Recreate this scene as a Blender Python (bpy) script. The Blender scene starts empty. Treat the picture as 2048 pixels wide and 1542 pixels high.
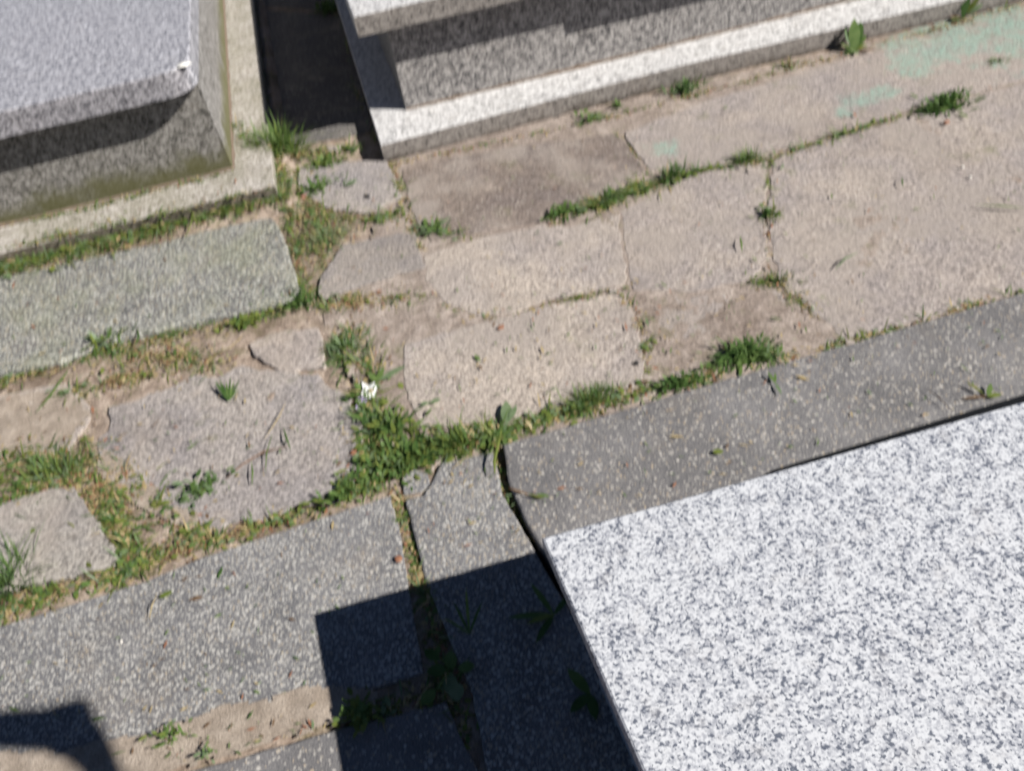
import bpy, bmesh, math, random
from mathutils import Vector, Matrix, noise

scene = bpy.context.scene
C = scene.collection
rnd = random.Random(7)

# ------------------------------------------------------------------ camera
F_PX, PPX, PPY, CAM_H = 1668.92, 1024.0, 771.0, 1.5
def _axes():
    n = Vector((1328.97 - PPX, 2422.48 - PPY, F_PX)).normalized()      # straight down, seen from the camera
    up = -n
    b = Vector((0, 0, 1)); b = (b - up * b.dot(up)).normalized()
    a = n.cross(b)
    if a.x < 0: a = -a
    c, s = math.cos(0.140763), math.sin(0.140763)
    return c * a + s * b, -s * a + c * b, up
AX, AY, AZ = _axes()
MW = Matrix((AX, AY, AZ))                                              # camera (x right, y down, z fwd) -> world
cam_d = bpy.data.cameras.new('camera'); cam = bpy.data.objects.new('camera', cam_d); C.objects.link(cam)
rot = Matrix((MW @ Vector((1, 0, 0)), MW @ Vector((0, -1, 0)), MW @ Vector((0, 0, -1)))).transposed()
cam.matrix_world = Matrix.Translation((0, 0, CAM_H)) @ rot.to_4x4()
cam_d.sensor_width = 36; cam_d.lens = F_PX / 2048 * 36
cam_d.clip_start = 0.02; cam_d.clip_end = 400
cam_d.dof.use_dof = True; cam_d.dof.focus_distance = 0.7; cam_d.dof.aperture_fstop = 4.4; cam_d.dof.aperture_ratio = 2.8
scene.camera = cam

def at(u, v, z=0.0):
    """point of the place at height z that the photograph shows at pixel (u, v)"""
    d = MW @ Vector(((u - PPX) / F_PX, (v - PPY) / F_PX, 1))
    t = (z - CAM_H) / d.z
    return Vector((d.x * t, d.y * t, z))

# ------------------------------------------------------------------ light
PHI, TEL = math.radians(32.2), 0.813                                    # heading of the light, tan of the sun's height
EL = math.atan(TEL)
world = bpy.data.worlds.new('World'); scene.world = world; world.use_nodes = True
wn = world.node_tree; wn.nodes.clear()
sky = wn.nodes.new('ShaderNodeTexSky'); sky.sky_type = 'NISHITA'; sky.sun_disc = False
sky.sun_elevation = EL; sky.sun_rotation = math.radians(90) + PHI
sky.air_density = 0.35; sky.dust_density = 0.1; sky.ozone_density = 1.5
bg = wn.nodes.new('ShaderNodeBackground'); bg.inputs['Strength'].default_value = 0.05
wo = wn.nodes.new('ShaderNodeOutputWorld')
wn.links.new(sky.outputs[0], bg.inputs[0]); wn.links.new(bg.outputs[0], wo.inputs[0])
sl = bpy.data.lights.new('sun', 'SUN'); sl.energy = 5.0; sl.angle = math.radians(0.5); sl.color = (1, 0.965, 0.915)
sun = bpy.data.objects.new('sun', sl); C.objects.link(sun); sun.location = (5, -2, 4)
TOSUN = Vector((math.cos(PHI), -math.sin(PHI), TEL))
sun.rotation_euler = TOSUN.to_track_quat('Z', 'Y').to_euler()
scene.view_settings.view_transform = 'Standard'; scene.view_settings.look = 'None'
scene.view_settings.gamma = 1; scene.view_settings.use_curve_mapping = False
scene.view_settings.exposure = 0.62
scene.render.engine = 'CYCLES'
scene.cycles.max_bounces = 5
scene.render.film_transparent = False

# ------------------------------------------------------------------ materials
class N:
    def __init__(s, name):
        s.m = bpy.data.materials.new(name); s.m.use_nodes = True
        s.t = s.m.node_tree; s.t.nodes.clear()
        s.out = s.new('ShaderNodeOutputMaterial'); s.co = s.new('ShaderNodeTexCoord').outputs['Object']
        s.oi = s.new('ShaderNodeObjectInfo')
    def new(s, k): return s.t.nodes.new(k)
    def lk(s, a, b): s.t.links.new(a, b)
    def put(s, v, sock):
        if isinstance(v, bpy.types.NodeSocket): s.lk(v, sock)
        else: sock.default_value = v
    def noise(s, scale, detail=3, rough=0.55, co=None, dist=0):
        n = s.new('ShaderNodeTexNoise'); n.inputs['Scale'].default_value = scale; n.inputs['Detail'].default_value = detail
        n.inputs['Roughness'].default_value = rough; n.inputs['Distortion'].default_value = dist
        s.lk(co or s.co, n.inputs['Vector']); return n.outputs['Fac']
    def voro(s, scale, co=None, rand=1.0, feature='F1'):
        n = s.new('ShaderNodeTexVoronoi'); n.feature = feature; n.inputs['Scale'].default_value = scale
        n.inputs['Randomness'].default_value = rand; s.lk(co or s.co, n.inputs['Vector']); return n
    def math(s, op, a, b=0.0, clamp=False):
        n = s.new('ShaderNodeMath'); n.operation = op; n.use_clamp = clamp
        s.put(a, n.inputs[0]); s.put(b, n.inputs[1]); return n.outputs[0]
    def step(s, v, lo, hi):
        n = s.new('ShaderNodeMapRange'); n.interpolation_type = 'SMOOTHSTEP'
        s.put(v, n.inputs['Value']); n.inputs['From Min'].default_value = lo; n.inputs['From Max'].default_value = hi
        return n.outputs['Result']
    def mix(s, f, a, b, mode='MIX'):
        n = s.new('ShaderNodeMix'); n.data_type = 'RGBA'; n.blend_type = mode
        s.put(f, n.inputs['Factor'])
        for v, k in ((a, 'A'), (b, 'B')):
            sock = [i for i in n.inputs if i.name == k and i.type == 'RGBA'][0]
            s.put(v if isinstance(v, bpy.types.NodeSocket) else (*v[:3], 1), sock)
        return [o for o in n.outputs if o.type == 'RGBA'][0]
    def sep(s, v):
        n = s.new('ShaderNodeSeparateXYZ'); s.lk(v, n.inputs[0]); return n.outputs
    def chan(s, col):
        n = s.new('ShaderNodeSeparateColor'); s.lk(col, n.inputs[0]); return n.outputs
    def bump(s, h, strength, dist, normal=None):
        n = s.new('ShaderNodeBump'); n.inputs['Strength'].default_value = strength; n.inputs['Distance'].default_value = dist
        s.lk(h, n.inputs['Height'])
        if normal: s.lk(normal, n.inputs['Normal'])
        return n.outputs[0]
    def pos(s): return s.new('ShaderNodeNewGeometry').outputs['Position'] if False else s.new('ShaderNodeNewGeometry').outputs['Position']
    def dist(s, p):
        n = s.new('ShaderNodeVectorMath'); n.operation = 'DISTANCE'
        s.lk(s.pos(), n.inputs[0]); n.inputs[1].default_value = p; return n.outputs['Value']
    def surf(s, col, rough=0.8, normal=None, spec=0.3):
        b = s.new('ShaderNodeBsdfPrincipled')
        s.put(col if isinstance(col, bpy.types.NodeSocket) else (*col[:3], 1), b.inputs['Base Color'])
        s.put(rough, b.inputs['Roughness']); b.inputs['Specular IOR Level'].default_value = spec
        if normal: s.lk(normal, b.inputs['Normal'])
        s.lk(b.outputs[0], s.out.inputs[0]); return s.m

def path_stain(n, col, dust):
    P = n.pos()
    col = n.mix(n.math('MULTIPLY', n.step(n.noise(2.1, 5, 0.62, P, 0.4), 0.50, 0.70), 0.55), col, n.mix(1, col, (0.70, 0.67, 0.65), 'MULTIPLY'))
    col = n.mix(n.math('MULTIPLY', n.step(n.noise(6.3, 5, 0.65, P, 0.3), 0.52, 0.70), 0.40), col, n.mix(1, col, (1.22, 1.20, 1.18), 'MULTIPLY'))
    if dust: col = n.mix(n.math('MULTIPLY', n.step(n.noise(3.3, 6, 0.68, P), 0.44, 0.62), dust), col, (0.325, 0.283, 0.250))
    return col
def paint_over(n, col):
    edge = n.noise(15, 7, 0.7, n.pos(), 0.4); cover = None
    for (u, v_, rad) in ((1990, 35, .34), (1880, 85, .19), (2090, 40, .4), (1330, 298, .055), (1720, 205, .058), (1770, 185, .055), (1830, 130, .09), (1690, 225, .04)):
        k = n.math('SUBTRACT', 1.0, n.math('DIVIDE', n.dist(at(u, v_, 0)), rad * 1.7))
        cover = k if cover is None else n.math('MAXIMUM', cover, k)
    m = n.step(n.math('ADD', n.math('MULTIPLY', cover, 0.55), n.math('MULTIPLY', edge, 1.15)), 0.74, 0.92)
    m = n.math('MULTIPLY', m, n.step(n.noise(60, 5, 0.75), 0.32, 0.58))
    m = n.math('MULTIPLY', m, n.step(n.noise(10, 6, 0.72, n.pos()), 0.34, 0.52))
    return n.mix(n.math('MULTIPLY', m, 0.72), col, (0.235, 0.37, 0.305))
def shifted(n):
    """object coordinates moved by the object's random number so alike pieces do not repeat"""
    a = n.new('ShaderNodeVectorMath'); a.operation = 'MULTIPLY_ADD'
    n.lk(n.oi.outputs['Random'], a.inputs[0]); a.inputs[1].default_value = (13.1, 7.7, 3.3); n.lk(n.co, a.inputs[2])
    n.co = a.outputs[0]

def concrete(name, paint=False, dust=0.7):
    n = N(name); shifted(n)
    tint = n.oi.outputs['Color']
    big = n.noise(4.5, 5, 0.6, dist=0.3); mid = n.noise(30, 5, 0.65); fine = n.noise(120, 4, 0.7)
    col = n.mix(n.step(big, 0.34, 0.66), n.mix(1, tint, (0.90, 0.90, 0.93), 'MULTIPLY'), n.mix(1, tint, (1.09, 1.07, 1.03), 'MULTIPLY'))
    col = n.mix(n.step(mid, 0.40, 0.75), col, n.mix(1, col, (1.13, 1.12, 1.10), 'MULTIPLY'))
    col = n.mix(n.math('MULTIPLY', n.step(mid, 0.46, 0.28), 0.6), col, n.mix(1, col, (0.72, 0.70, 0.68), 'MULTIPLY'))
    col = n.mix(n.step(fine, 0.36, 0.64), n.mix(1, col, (0.66, 0.65, 0.65), 'MULTIPLY'), n.mix(1, col, (1.28, 1.26, 1.25), 'MULTIPLY'))
    v = n.voro(85); r = n.chan(v.outputs['Color'])
    peb = n.math('MULTIPLY', n.step(v.outputs['Distance'], 0.42, 0.25), n.step(r[0], 0.80, 0.86))
    col = n.mix(n.math('MULTIPLY', peb, 0.6), col, (0.50, 0.46, 0.41))
    pd = n.math('MULTIPLY', n.step(v.outputs['Distance'], 0.42, 0.25), n.step(r[1], 0.86, 0.9))
    col = n.mix(n.math('MULTIPLY', pd, 0.6), col, (0.12, 0.105, 0.10))
    # sand blown and trodden over the worn surface
    sand = n.math('MULTIPLY', n.step(n.noise(7.5, 6, 0.7, dist=0.4), 0.54, 0.68), 0.35)
    col = n.mix(sand, col, (0.42, 0.355, 0.30))
    grn = n.math('MULTIPLY', n.step(n.noise(5.3, 6, 0.72), 0.585, 0.7), 0.45)
    col = n.mix(grn, col, (0.14, 0.15, 0.06))
    col = path_stain(n, col, dust)
    if paint: col = paint_over(n, col)
    h = n.math('ADD', n.math('MULTIPLY', mid, 0.6), n.math('MULTIPLY', fine, 0.4))
    nm = n.bump(h, 0.7, 0.006); nm = n.bump(n.noise(60, 3), 0.5, 0.004, nm)
    return n.surf(col, 0.92, nm, 0.15)

def terrazzo(name, base, chip, scale, amount, algae=0.0):
    n = N(name); shifted(n)
    col = n.mix(n.step(n.noise(6, 4), 0.35, 0.65), [c * 0.86 for c in base], [c * 1.15 for c in base])
    col = n.mix(n.step(n.noise(320, 2), 0.35, 0.65), n.mix(1, col, (0.72, 0.72, 0.75), 'MULTIPLY'), n.mix(1, col, (1.28, 1.26, 1.24), 'MULTIPLY'))
    hs = []
    for k, (sc, am) in enumerate(((scale, amount), (scale * 1.9, amount * 0.8))):
        warp = n.new('ShaderNodeVectorMath'); warp.operation = 'ADD'
        nn = n.new('ShaderNodeTexNoise'); nn.inputs['Scale'].default_value = sc * 1.4; n.lk(n.co, nn.inputs['Vector'])
        sc_ = n.new('ShaderNodeVectorMath'); sc_.operation = 'SCALE'; sc_.inputs['Scale'].default_value = 0.9 / sc
        n.lk(nn.outputs['Color'], sc_.inputs[0]); n.lk(n.co, warp.inputs[0]); n.lk(sc_.outputs[0], warp.inputs[1])
        v = n.voro(sc, warp.outputs[0]); r = n.chan(v.outputs['Color'])
        patch = n.step(n.noise(9 + 5 * k, 3), 0.25, 0.7)
        thr = n.math('SUBTRACT', 1.0 - am * 0.65, n.math('MULTIPLY', patch, am * 0.7))
        m = n.math('MULTIPLY', n.step(v.outputs['Distance'], 0.46, 0.34), n.math('GREATER_THAN', r[0], thr))
        cc = n.mix(r[1], [c * 0.62 for c in chip], [c * 1.12 for c in chip])
        cc = n.mix(n.step(r[2], 0.8, 0.9), cc, (chip[0] * 0.9, chip[1] * 0.78, chip[2] * 0.62))
        col = n.mix(n.math('MULTIPLY', m, 0.9), col, cc); hs.append(m)
    dirt = n.math('MULTIPLY', n.step(n.noise(4.0, 6, 0.7), 0.52, 0.75), 0.35)
    col = n.mix(dirt, col, (0.26, 0.215, 0.17))
    if algae:
        col = n.mix(n.math('MULTIPLY', n.step(n.noise(5.0, 5, 0.65), 0.40, 0.66), algae), col, (0.25, 0.27, 0.13))
    nm = n.bump(n.math('ADD', n.noise(240, 3), n.math('MULTIPLY', n.noise(30, 3), 0.8)), 0.55, 0.003)
    return n.surf(col, 0.72, nm, 0.3)

def granite(name, white, grey, dark, scale, wb=0.5, db=0.25, rough=0.45, stain=None, spec=0.4, side=None):
    n = N(name); shifted(n)
    a = n.noise(scale, 2, 0.5); b = n.noise(scale * 0.42, 3, 0.55); c = n.noise(scale * 1.9, 2, 0.5)
    v = n.math('ADD', n.math('ADD', n.math('MULTIPLY', a, 0.50), n.math('MULTIPLY', b, 0.32)), n.math('MULTIPLY', c, 0.18))
    col = n.mix(n.step(v, 0.60 - wb * 0.2 - 0.085, 0.60 - wb * 0.2 + 0.095), grey, white)
    w = n.math('ADD', n.math('MULTIPLY', n.noise(scale * 1.15, 2, 0.5, dist=0.3), 0.7), n.math('MULTIPLY', b, 0.3))
    col = n.mix(n.math('MULTIPLY', n.step(w, 0.36 + db * 0.42, 0.28 + db * 0.42), 0.9), col, dark)
    col = n.mix(n.math('MULTIPLY', n.step(n.noise(scale * 0.2, 4, 0.6), 0.52, 0.75), 0.25), col, (grey[0] * 1.35, grey[1] * 1.25, grey[2] * 1.1))
    if stain:
        kind, z0, z1, amt = stain
        z = n.sep(n.pos())[2]
        m = n.math('ADD', n.step(z, z1, z0), n.math('MULTIPLY', n.math('SUBTRACT', n.noise(7, 6, 0.7), 0.5), 1.7))
        tone = (0.115, 0.112, 0.045) if kind == 'green' else (0.11, 0.085, 0.062)
        col = n.mix(n.math('MULTIPLY', n.step(m, 0.25, 0.95), amt), col, tone)
    if side:                                                                    # front faces coloured darker than the tops and other sides
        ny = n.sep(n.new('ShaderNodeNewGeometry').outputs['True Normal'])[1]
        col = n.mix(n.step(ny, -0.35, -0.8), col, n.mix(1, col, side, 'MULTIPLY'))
    nm = n.bump(n.noise(scale * 2.2, 3), 0.12, 0.002)
    return n.surf(col, rough, nm, spec)

M = {}
M['concrete'] = concrete('worn_concrete')
M['bare'] = concrete('bare_grey_concrete', False, 0)
M['painted'] = concrete('worn_concrete_with_green_paint', True)
M['terrazzo'] = terrazzo('dark_terrazzo', (0.158, 0.154, 0.154), (0.44, 0.415, 0.38), 105, 0.30)
M['terrazzo_pale'] = terrazzo('pale_terrazzo', (0.150, 0.149, 0.152), (0.45, 0.435, 0.405), 115, 0.72)
M['washed'] = terrazzo('washed_granite_concrete', (0.13, 0.13, 0.127), (0.47, 0.465, 0.42), 80, 0.95, 0.22)
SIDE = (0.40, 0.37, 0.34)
M['white_granite'] = granite('white_granite', (0.59, 0.60, 0.62), (0.32, 0.33, 0.365), (0.085, 0.098, 0.13), 175, 0.60, 0.285, 0.30)
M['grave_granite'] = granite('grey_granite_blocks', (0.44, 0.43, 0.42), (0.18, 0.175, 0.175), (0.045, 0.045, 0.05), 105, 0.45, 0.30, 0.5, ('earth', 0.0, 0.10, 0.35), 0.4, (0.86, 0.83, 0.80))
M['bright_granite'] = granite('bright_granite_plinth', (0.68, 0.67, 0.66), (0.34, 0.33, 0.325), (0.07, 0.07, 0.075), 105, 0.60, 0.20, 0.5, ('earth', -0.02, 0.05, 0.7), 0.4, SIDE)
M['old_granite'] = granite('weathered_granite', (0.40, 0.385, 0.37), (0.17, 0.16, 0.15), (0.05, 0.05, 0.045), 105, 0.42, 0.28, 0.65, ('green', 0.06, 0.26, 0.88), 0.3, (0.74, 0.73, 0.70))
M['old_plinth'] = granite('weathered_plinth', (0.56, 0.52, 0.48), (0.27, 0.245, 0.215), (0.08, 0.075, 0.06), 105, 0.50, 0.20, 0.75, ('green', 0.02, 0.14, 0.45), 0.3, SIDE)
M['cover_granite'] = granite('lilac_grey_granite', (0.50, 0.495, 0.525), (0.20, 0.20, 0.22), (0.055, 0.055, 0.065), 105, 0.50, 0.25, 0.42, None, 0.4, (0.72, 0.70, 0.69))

def soil_mat():
    n = N('sandy_soil')
    big = n.noise(3.2, 5, 0.6, dist=0.5); mid = n.noise(30, 5, 0.65); fine = n.noise(130, 4, 0.7)
    col = n.mix(n.step(big, 0.32, 0.60), (0.235, 0.19, 0.155), (0.38, 0.32, 0.275))
    col = n.mix(n.step(mid, 0.38, 0.66), n.mix(1, col, (0.68, 0.64, 0.60), 'MULTIPLY'), n.mix(1, col, (1.15, 1.13, 1.1), 'MULTIPLY'))
    col = n.mix(n.step(fine, 0.3, 0.7), n.mix(1, col, (0.72, 0.7, 0.68), 'MULTIPLY'), n.mix(1, col, (1.22, 1.2, 1.18), 'MULTIPLY'))
    moss = n.step(n.noise(11, 6, 0.7), 0.50, 0.66)
    col = n.mix(n.math('MULTIPLY', moss, 0.45), col, (0.13, 0.13, 0.05))
    rb = n.step(n.noise(23, 5, 0.7), 0.60, 0.72)
    col = n.mix(n.math('MULTIPLY', rb, 0.5), col, (0.24, 0.125, 0.08))
    nm = n.bump(n.math('ADD', mid, n.math('MULTIPLY', fine, 0.5)), 0.9, 0.008)
    return n.surf(col, 0.95, nm, 0.1)
M['soil'] = soil_mat()
def sand_mat():
    n = N('dry_sand')
    mid = n.noise(24, 5, 0.65); fine = n.noise(280, 3, 0.7)
    col = n.mix(n.step(mid, 0.36, 0.66), (0.30, 0.25, 0.205), (0.405, 0.345, 0.29))
    col = n.mix(n.step(fine, 0.3, 0.7), n.mix(1, col, (0.75, 0.74, 0.72), 'MULTIPLY'), n.mix(1, col, (1.15, 1.14, 1.12), 'MULTIPLY'))
    nm = n.bump(n.math('ADD', mid, n.math('MULTIPLY', fine, 0.5)), 0.8, 0.008)
    return n.surf(col, 0.95, nm, 0.1)
M['sand'] = sand_mat()
def path_sand():
    n = N('trodden_path_sand')
    big = n.noise(3.6, 5, 0.6, dist=0.5); mid = n.noise(24, 5, 0.65); fine = n.noise(125, 4, 0.7)
    col = n.mix(n.step(big, 0.36, 0.64), (0.292, 0.25, 0.222), (0.362, 0.318, 0.284))
    col = n.mix(n.step(mid, 0.36, 0.68), n.mix(1, col, (0.76, 0.73, 0.70), 'MULTIPLY'), n.mix(1, col, (1.14, 1.13, 1.12), 'MULTIPLY'))
    col = n.mix(n.step(fine, 0.3, 0.7), n.mix(1, col, (0.68, 0.66, 0.65), 'MULTIPLY'), n.mix(1, col, (1.25, 1.23, 1.22), 'MULTIPLY'))
    col = n.mix(n.math('MULTIPLY', n.step(n.noise(9, 6, 0.72), 0.54, 0.68), 0.5), col, (0.13, 0.13, 0.055))
    col = n.mix(n.math('MULTIPLY', n.step(n.noise(19, 5, 0.7), 0.62, 0.74), 0.4), col, (0.25, 0.14, 0.095))
    col = paint_over(n, path_stain(n, col, 0))
    nm = n.bump(n.math('ADD', mid, n.math('MULTIPLY', fine, 0.5)), 0.8, 0.007)
    return n.surf(col, 0.95, nm, 0.1)
M['path_sand'] = path_sand()

def leafy(name, a, b, trans=0.35, rough=0.5):
    n = N(name)
    col = n.mix(n.step(n.noise(45, 3), 0.3, 0.7), a, b)
    p = n.new('ShaderNodeBsdfPrincipled'); n.lk(col, p.inputs['Base Color']); p.inputs['Roughness'].default_value = rough
    p.inputs['Specular IOR Level'].default_value = 0.25
    t = n.new('ShaderNodeBsdfTranslucent'); n.lk(col, t.inputs['Color'])
    mx = n.new('ShaderNodeMixShader'); mx.inputs[0].default_value = trans
    n.lk(p.outputs[0], mx.inputs[1]); n.lk(t.outputs[0], mx.inputs[2]); n.lk(mx.outputs[0], n.out.inputs[0])
    return n.m
M['green'] = leafy('grass_green', (0.10, 0.175, 0.045), (0.165, 0.24, 0.075))
M['dark_green'] = leafy('deep_green', (0.055, 0.115, 0.028), (0.09, 0.16, 0.045))
M['lime'] = leafy('yellow_green', (0.14, 0.19, 0.04), (0.21, 0.25, 0.06))
M['grey_green'] = leafy('grey_green', (0.15, 0.22, 0.11), (0.22, 0.29, 0.16))
M['moss'] = leafy('moss_green', (0.085, 0.105, 0.025), (0.155, 0.16, 0.045), 0.15, 0.8)
M['straw'] = leafy('dry_straw', (0.36, 0.27, 0.13), (0.46, 0.37, 0.2), 0.2)
M['rust'] = leafy('dead_red_brown', (0.24, 0.105, 0.06), (0.34, 0.17, 0.10), 0.1, 0.8)
M['brown'] = leafy('dead_brown', (0.11, 0.065, 0.035), (0.19, 0.12, 0.065), 0.1, 0.8)
def plain(name, col, rough=0.7, spec=0.3):
    n = N(name); c = n.mix(n.step(n.noise(60, 3), 0.3, 0.7), [x * 0.85 for x in col], [x * 1.12 for x in col])
    return n.surf(c, rough, None, spec)
M['shade_black'] = plain('shade_strip_black', (0.008, 0.009, 0.011), 0.8, 0.1)
M['black_bit'] = plain('black_fragment', (0.012, 0.013, 0.016), 0.6)
M['white_scrap'] = plain('white_petal', (0.85, 0.85, 0.83), 0.6)
M['lilac_scrap'] = plain('lilac_petal', (0.52, 0.42, 0.66), 0.6)
M['wax'] = plain('white_wax', (0.80, 0.78, 0.72), 0.4)
M['twig'] = plain('brown_twig', (0.15, 0.085, 0.05), 0.8)
M['caster'] = plain('dark_caster', (0.03, 0.03, 0.033), 0.5)
M['mortar'] = plain('brown_mortar', (0.17, 0.13, 0.10), 0.9, 0.1)
M['pebble'] = plain('pale_pebble', (0.58, 0.55, 0.5), 0.8)

# ------------------------------------------------------------------ builders
def link(name, verts, faces, mats, parent=None, origin=None, smooth=False, mat_idx=None):
    me = bpy.data.meshes.new(name)
    o0 = Vector(origin) if origin is not None else Vector((0, 0, 0))
    me.from_pydata([tuple(Vector(v) - o0) for v in verts], [], faces)
    for m in (mats if isinstance(mats, (list, tuple)) else [mats]): me.materials.append(m)
    if mat_idx: me.polygons.foreach_set('material_index', mat_idx)
    if smooth: me.polygons.foreach_set('use_smooth', [True] * len(me.polygons))
    me.update()
    o = bpy.data.objects.new(name, me); C.objects.link(o)
    o.location = o0
    if parent is not None:
        o.parent = parent; o.location = o0 - parent.location
    return o
def tag(o, label=None, cat=None, group=None, kind=None):
    for k, v in (('label', label), ('category', cat), ('group', group), ('kind', kind)):
        if v: o[k] = v
    return o
def empty(name, loc, label, cat, group=None):
    o = bpy.data.objects.new(name, None); C.objects.link(o); o.location = loc; o.empty_display_size = 0.1
    return tag(o, label, cat, group)

def resample(pts, step):
    out = []
    for i, a in enumerate(pts):
        b = pts[(i + 1) % len(pts)]; n = max(1, int((b - a).length / step))
        for k in range(n): out.append(a.lerp(b, k / n))
    return out
def inset(ring, d):
    """move a counter-clockwise ring inwards by d"""
    out = []; n = len(ring)
    for i in range(n):
        a, p, b = ring[i - 1], ring[i], ring[(i + 1) % n]
        e1 = (p - a).normalized(); e2 = (b - p).normalized()
        nn = Vector((-(e1.y + e2.y), e1.x + e2.x, 0))
        if nn.length < 1e-6: nn = Vector((-e1.y, e1.x, 0))
        out.append(p + nn.normalized() * d)
    return out
def stone(name, pts, z, thick, mat, parent=None, step=0.02, rough=0.004, bevel=0.006, tilt=(0, 0), color=None, round_=0, wob=0.0):
    """a flat stone: outline pts (Vectors, any order of winding), worn edge, slightly tilted top"""
    pts = [Vector((p.x, p.y, 0)) for p in pts]
    if sum(a.x * b.y - b.x * a.y for a, b in zip(pts, pts[1:] + pts[:1])) < 0: pts.reverse()
    ring = resample(pts, step) if step else pts
    for _ in range(round_):
        n = len(ring); ring = [(ring[i - 1] + ring[i] * 2 + ring[(i + 1) % n]) / 4 for i in range(n)]
    if rough:
        s = rnd.random() * 50
        ring = [p + Vector((noise.noise(p * 22 + Vector((s, 0, 0))) + 0.7 * noise.noise(p * 75 + Vector((s, 3, 0))),
                            noise.noise(p * 22 + Vector((s, 0, 9))) + 0.7 * noise.noise(p * 75 + Vector((s, 3, 9))), 0)) * rough for p in ring]
    cen = sum(ring, Vector()) / len(ring)
    def top(p, dz): return Vector((p.x, p.y, z + dz + (p.x - cen.x) * tilt[0] + (p.y - cen.y) * tilt[1] + (wob * noise.noise(p * 9) if wob else 0)))
    i1, i2 = inset(ring, bevel * 0.35), inset(ring, bevel * 1.15)
    rings = [[Vector((p.x, p.y, z - thick)) for p in ring], [top(p, -bevel) for p in ring], [top(p, -bevel * 0.3) for p in i1], [top(p, 0) for p in i2]]
    n = len(ring); V = [v for r in rings for v in r]; Fc = []
    for k in range(3):
        for i in range(n): Fc.append((k * n + i, k * n + (i + 1) % n, (k + 1) * n + (i + 1) % n, (k + 1) * n + i))
    Fc.append(tuple(range(3 * n, 4 * n)))
    org = Vector((cen.x, cen.y, z - thick)) if parent is None or True else None
    o = link(name, V, Fc, mat, parent, org)
    bm = bmesh.new(); bm.from_mesh(o.data)
    big = [f for f in bm.faces if len(f.verts) > 4]
    bmesh.ops.triangulate(bm, faces=big, ngon_method='EAR_CLIP'); bm.to_mesh(o.data); bm.free()
    if color: o.color = (*color, 1)
    return o
def px(*uv, z=0.0): return [at(u, v, z) for u, v in uv]

# ------------------------------------------------------------------ ground (sandy soil showing in the joints)
def soil_height(x, y):
    h = -0.004 + 0.008 * noise.noise((x * 5, y * 5, 1)) + 0.004 * noise.noise((x * 26, y * 26, 4)) + 0.002 * noise.noise((x * 80, y * 80, 8))
    if x > 0.02 and y < 1.28: h -= 0.06
    elif y < 1.3: h += 0.006
    if y > 2.55 and x < -0.25: h += 0.03 * min(1, (y - 2.55) / 0.1)
    return h
def build_ground():
    V, Fc = [], []
    x0, x1, y0, y1, s = -2.2, 2.8, -0.2, 5.0, 0.02
    nx, ny = int((x1 - x0) / s), int((y1 - y0) / s)
    for j in range(ny + 1):
        for i in range(nx + 1):
            x, y = x0 + i * s, y0 + j * s
            e = min(i, j, nx - i, ny - j)
            V.append((x, y, soil_height(x, y) if e > 1 else -0.03))
    for j in range(ny):
        for i in range(nx):
            a = j * (nx + 1) + i; Fc.append((a, a + 1, a + nx + 2, a + nx + 1))
    b = len(V); R = 150
    outer = [(-R, -R), (R, -R), (R, R), (-R, R)]
    V += [(x, y, -0.03) for x, y in outer]
    c = [0, nx, (nx + 1) * (ny + 1) - 1, (nx + 1) * ny]
    bottom = list(range(0, nx + 1)); right = [j * (nx + 1) + nx for j in range(ny + 1)]
    top = [ny * (nx + 1) + i for i in range(nx, -1, -1)]; left = [j * (nx + 1) for j in range(ny, -1, -1)]
    for k, side in enumerate((bottom, right, top, left)):
        Fc.append(tuple([b + k, b + (k + 1) % 4] + side[::-1]))
    o = link('ground', V, Fc, M['soil'], smooth=True)
    tag(o, kind='structure')
build_ground()

# ------------------------------------------------------------------ path of worn flags
path_pts = px((640, 640), (700, 560), (760, 420), (790, 322), (1000, 262), (1600, 120), (2500, -110), (2500, 470), (1010, 905), (780, 990), (740, 830), (690, 720))
def path_height(x, y):                                                   # sand trodden level with the flags
    return 0.0016 + 0.0024 * noise.noise((x * 4, y * 4, 11)) + 0.0018 * noise.noise((x * 17, y * 17, 4)) + 0.0010 * noise.noise((x * 60, y * 60, 8))
def build_path():
    P = [Vector((p.x, p.y, 0)) for p in path_pts]
    def inside(x, y):
        c = False
        for i in range(len(P)):
            a, b = P[i - 1], P[i]
            if (a.y > y) != (b.y > y) and x < (b.x - a.x) * (y - a.y) / (b.y - a.y) + a.x: c = not c
        return c
    s = 0.012; idx = {}; V = []; Fc = []
    x0, x1 = min(p.x for p in P), max(p.x for p in P); y0, y1 = min(p.y for p in P), max(p.y for p in P)
    for j in range(int((y1 - y0) / s)):
        for i in range(int((x1 - x0) / s)):
            x, y = x0 + i * s, y0 + j * s
            if inside(x + .02 * noise.noise((x * 14, y * 14, 0)), y + .02 * noise.noise((x * 14, y * 14, 5))):
                ids = []
                for di, dj in ((0, 0), (1, 0), (1, 1), (0, 1)):
                    k = (i + di, j + dj)
                    if k not in idx:
                        X, Y = x0 + k[0] * s, y0 + k[1] * s; idx[k] = len(V); V.append((X, Y, path_height(X, Y)))
                    ids.append(idx[k])
                Fc.append(tuple(ids))
    return link('path', V, Fc, M['path_sand'], smooth=True)
path = build_path()
tag(path, kind='structure')
PINK, GREY, DARK, SANDY = (0.318, 0.285, 0.264), (0.288, 0.268, 0.257), (0.19, 0.16, 0.142), (0.355, 0.318, 0.288)
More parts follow.
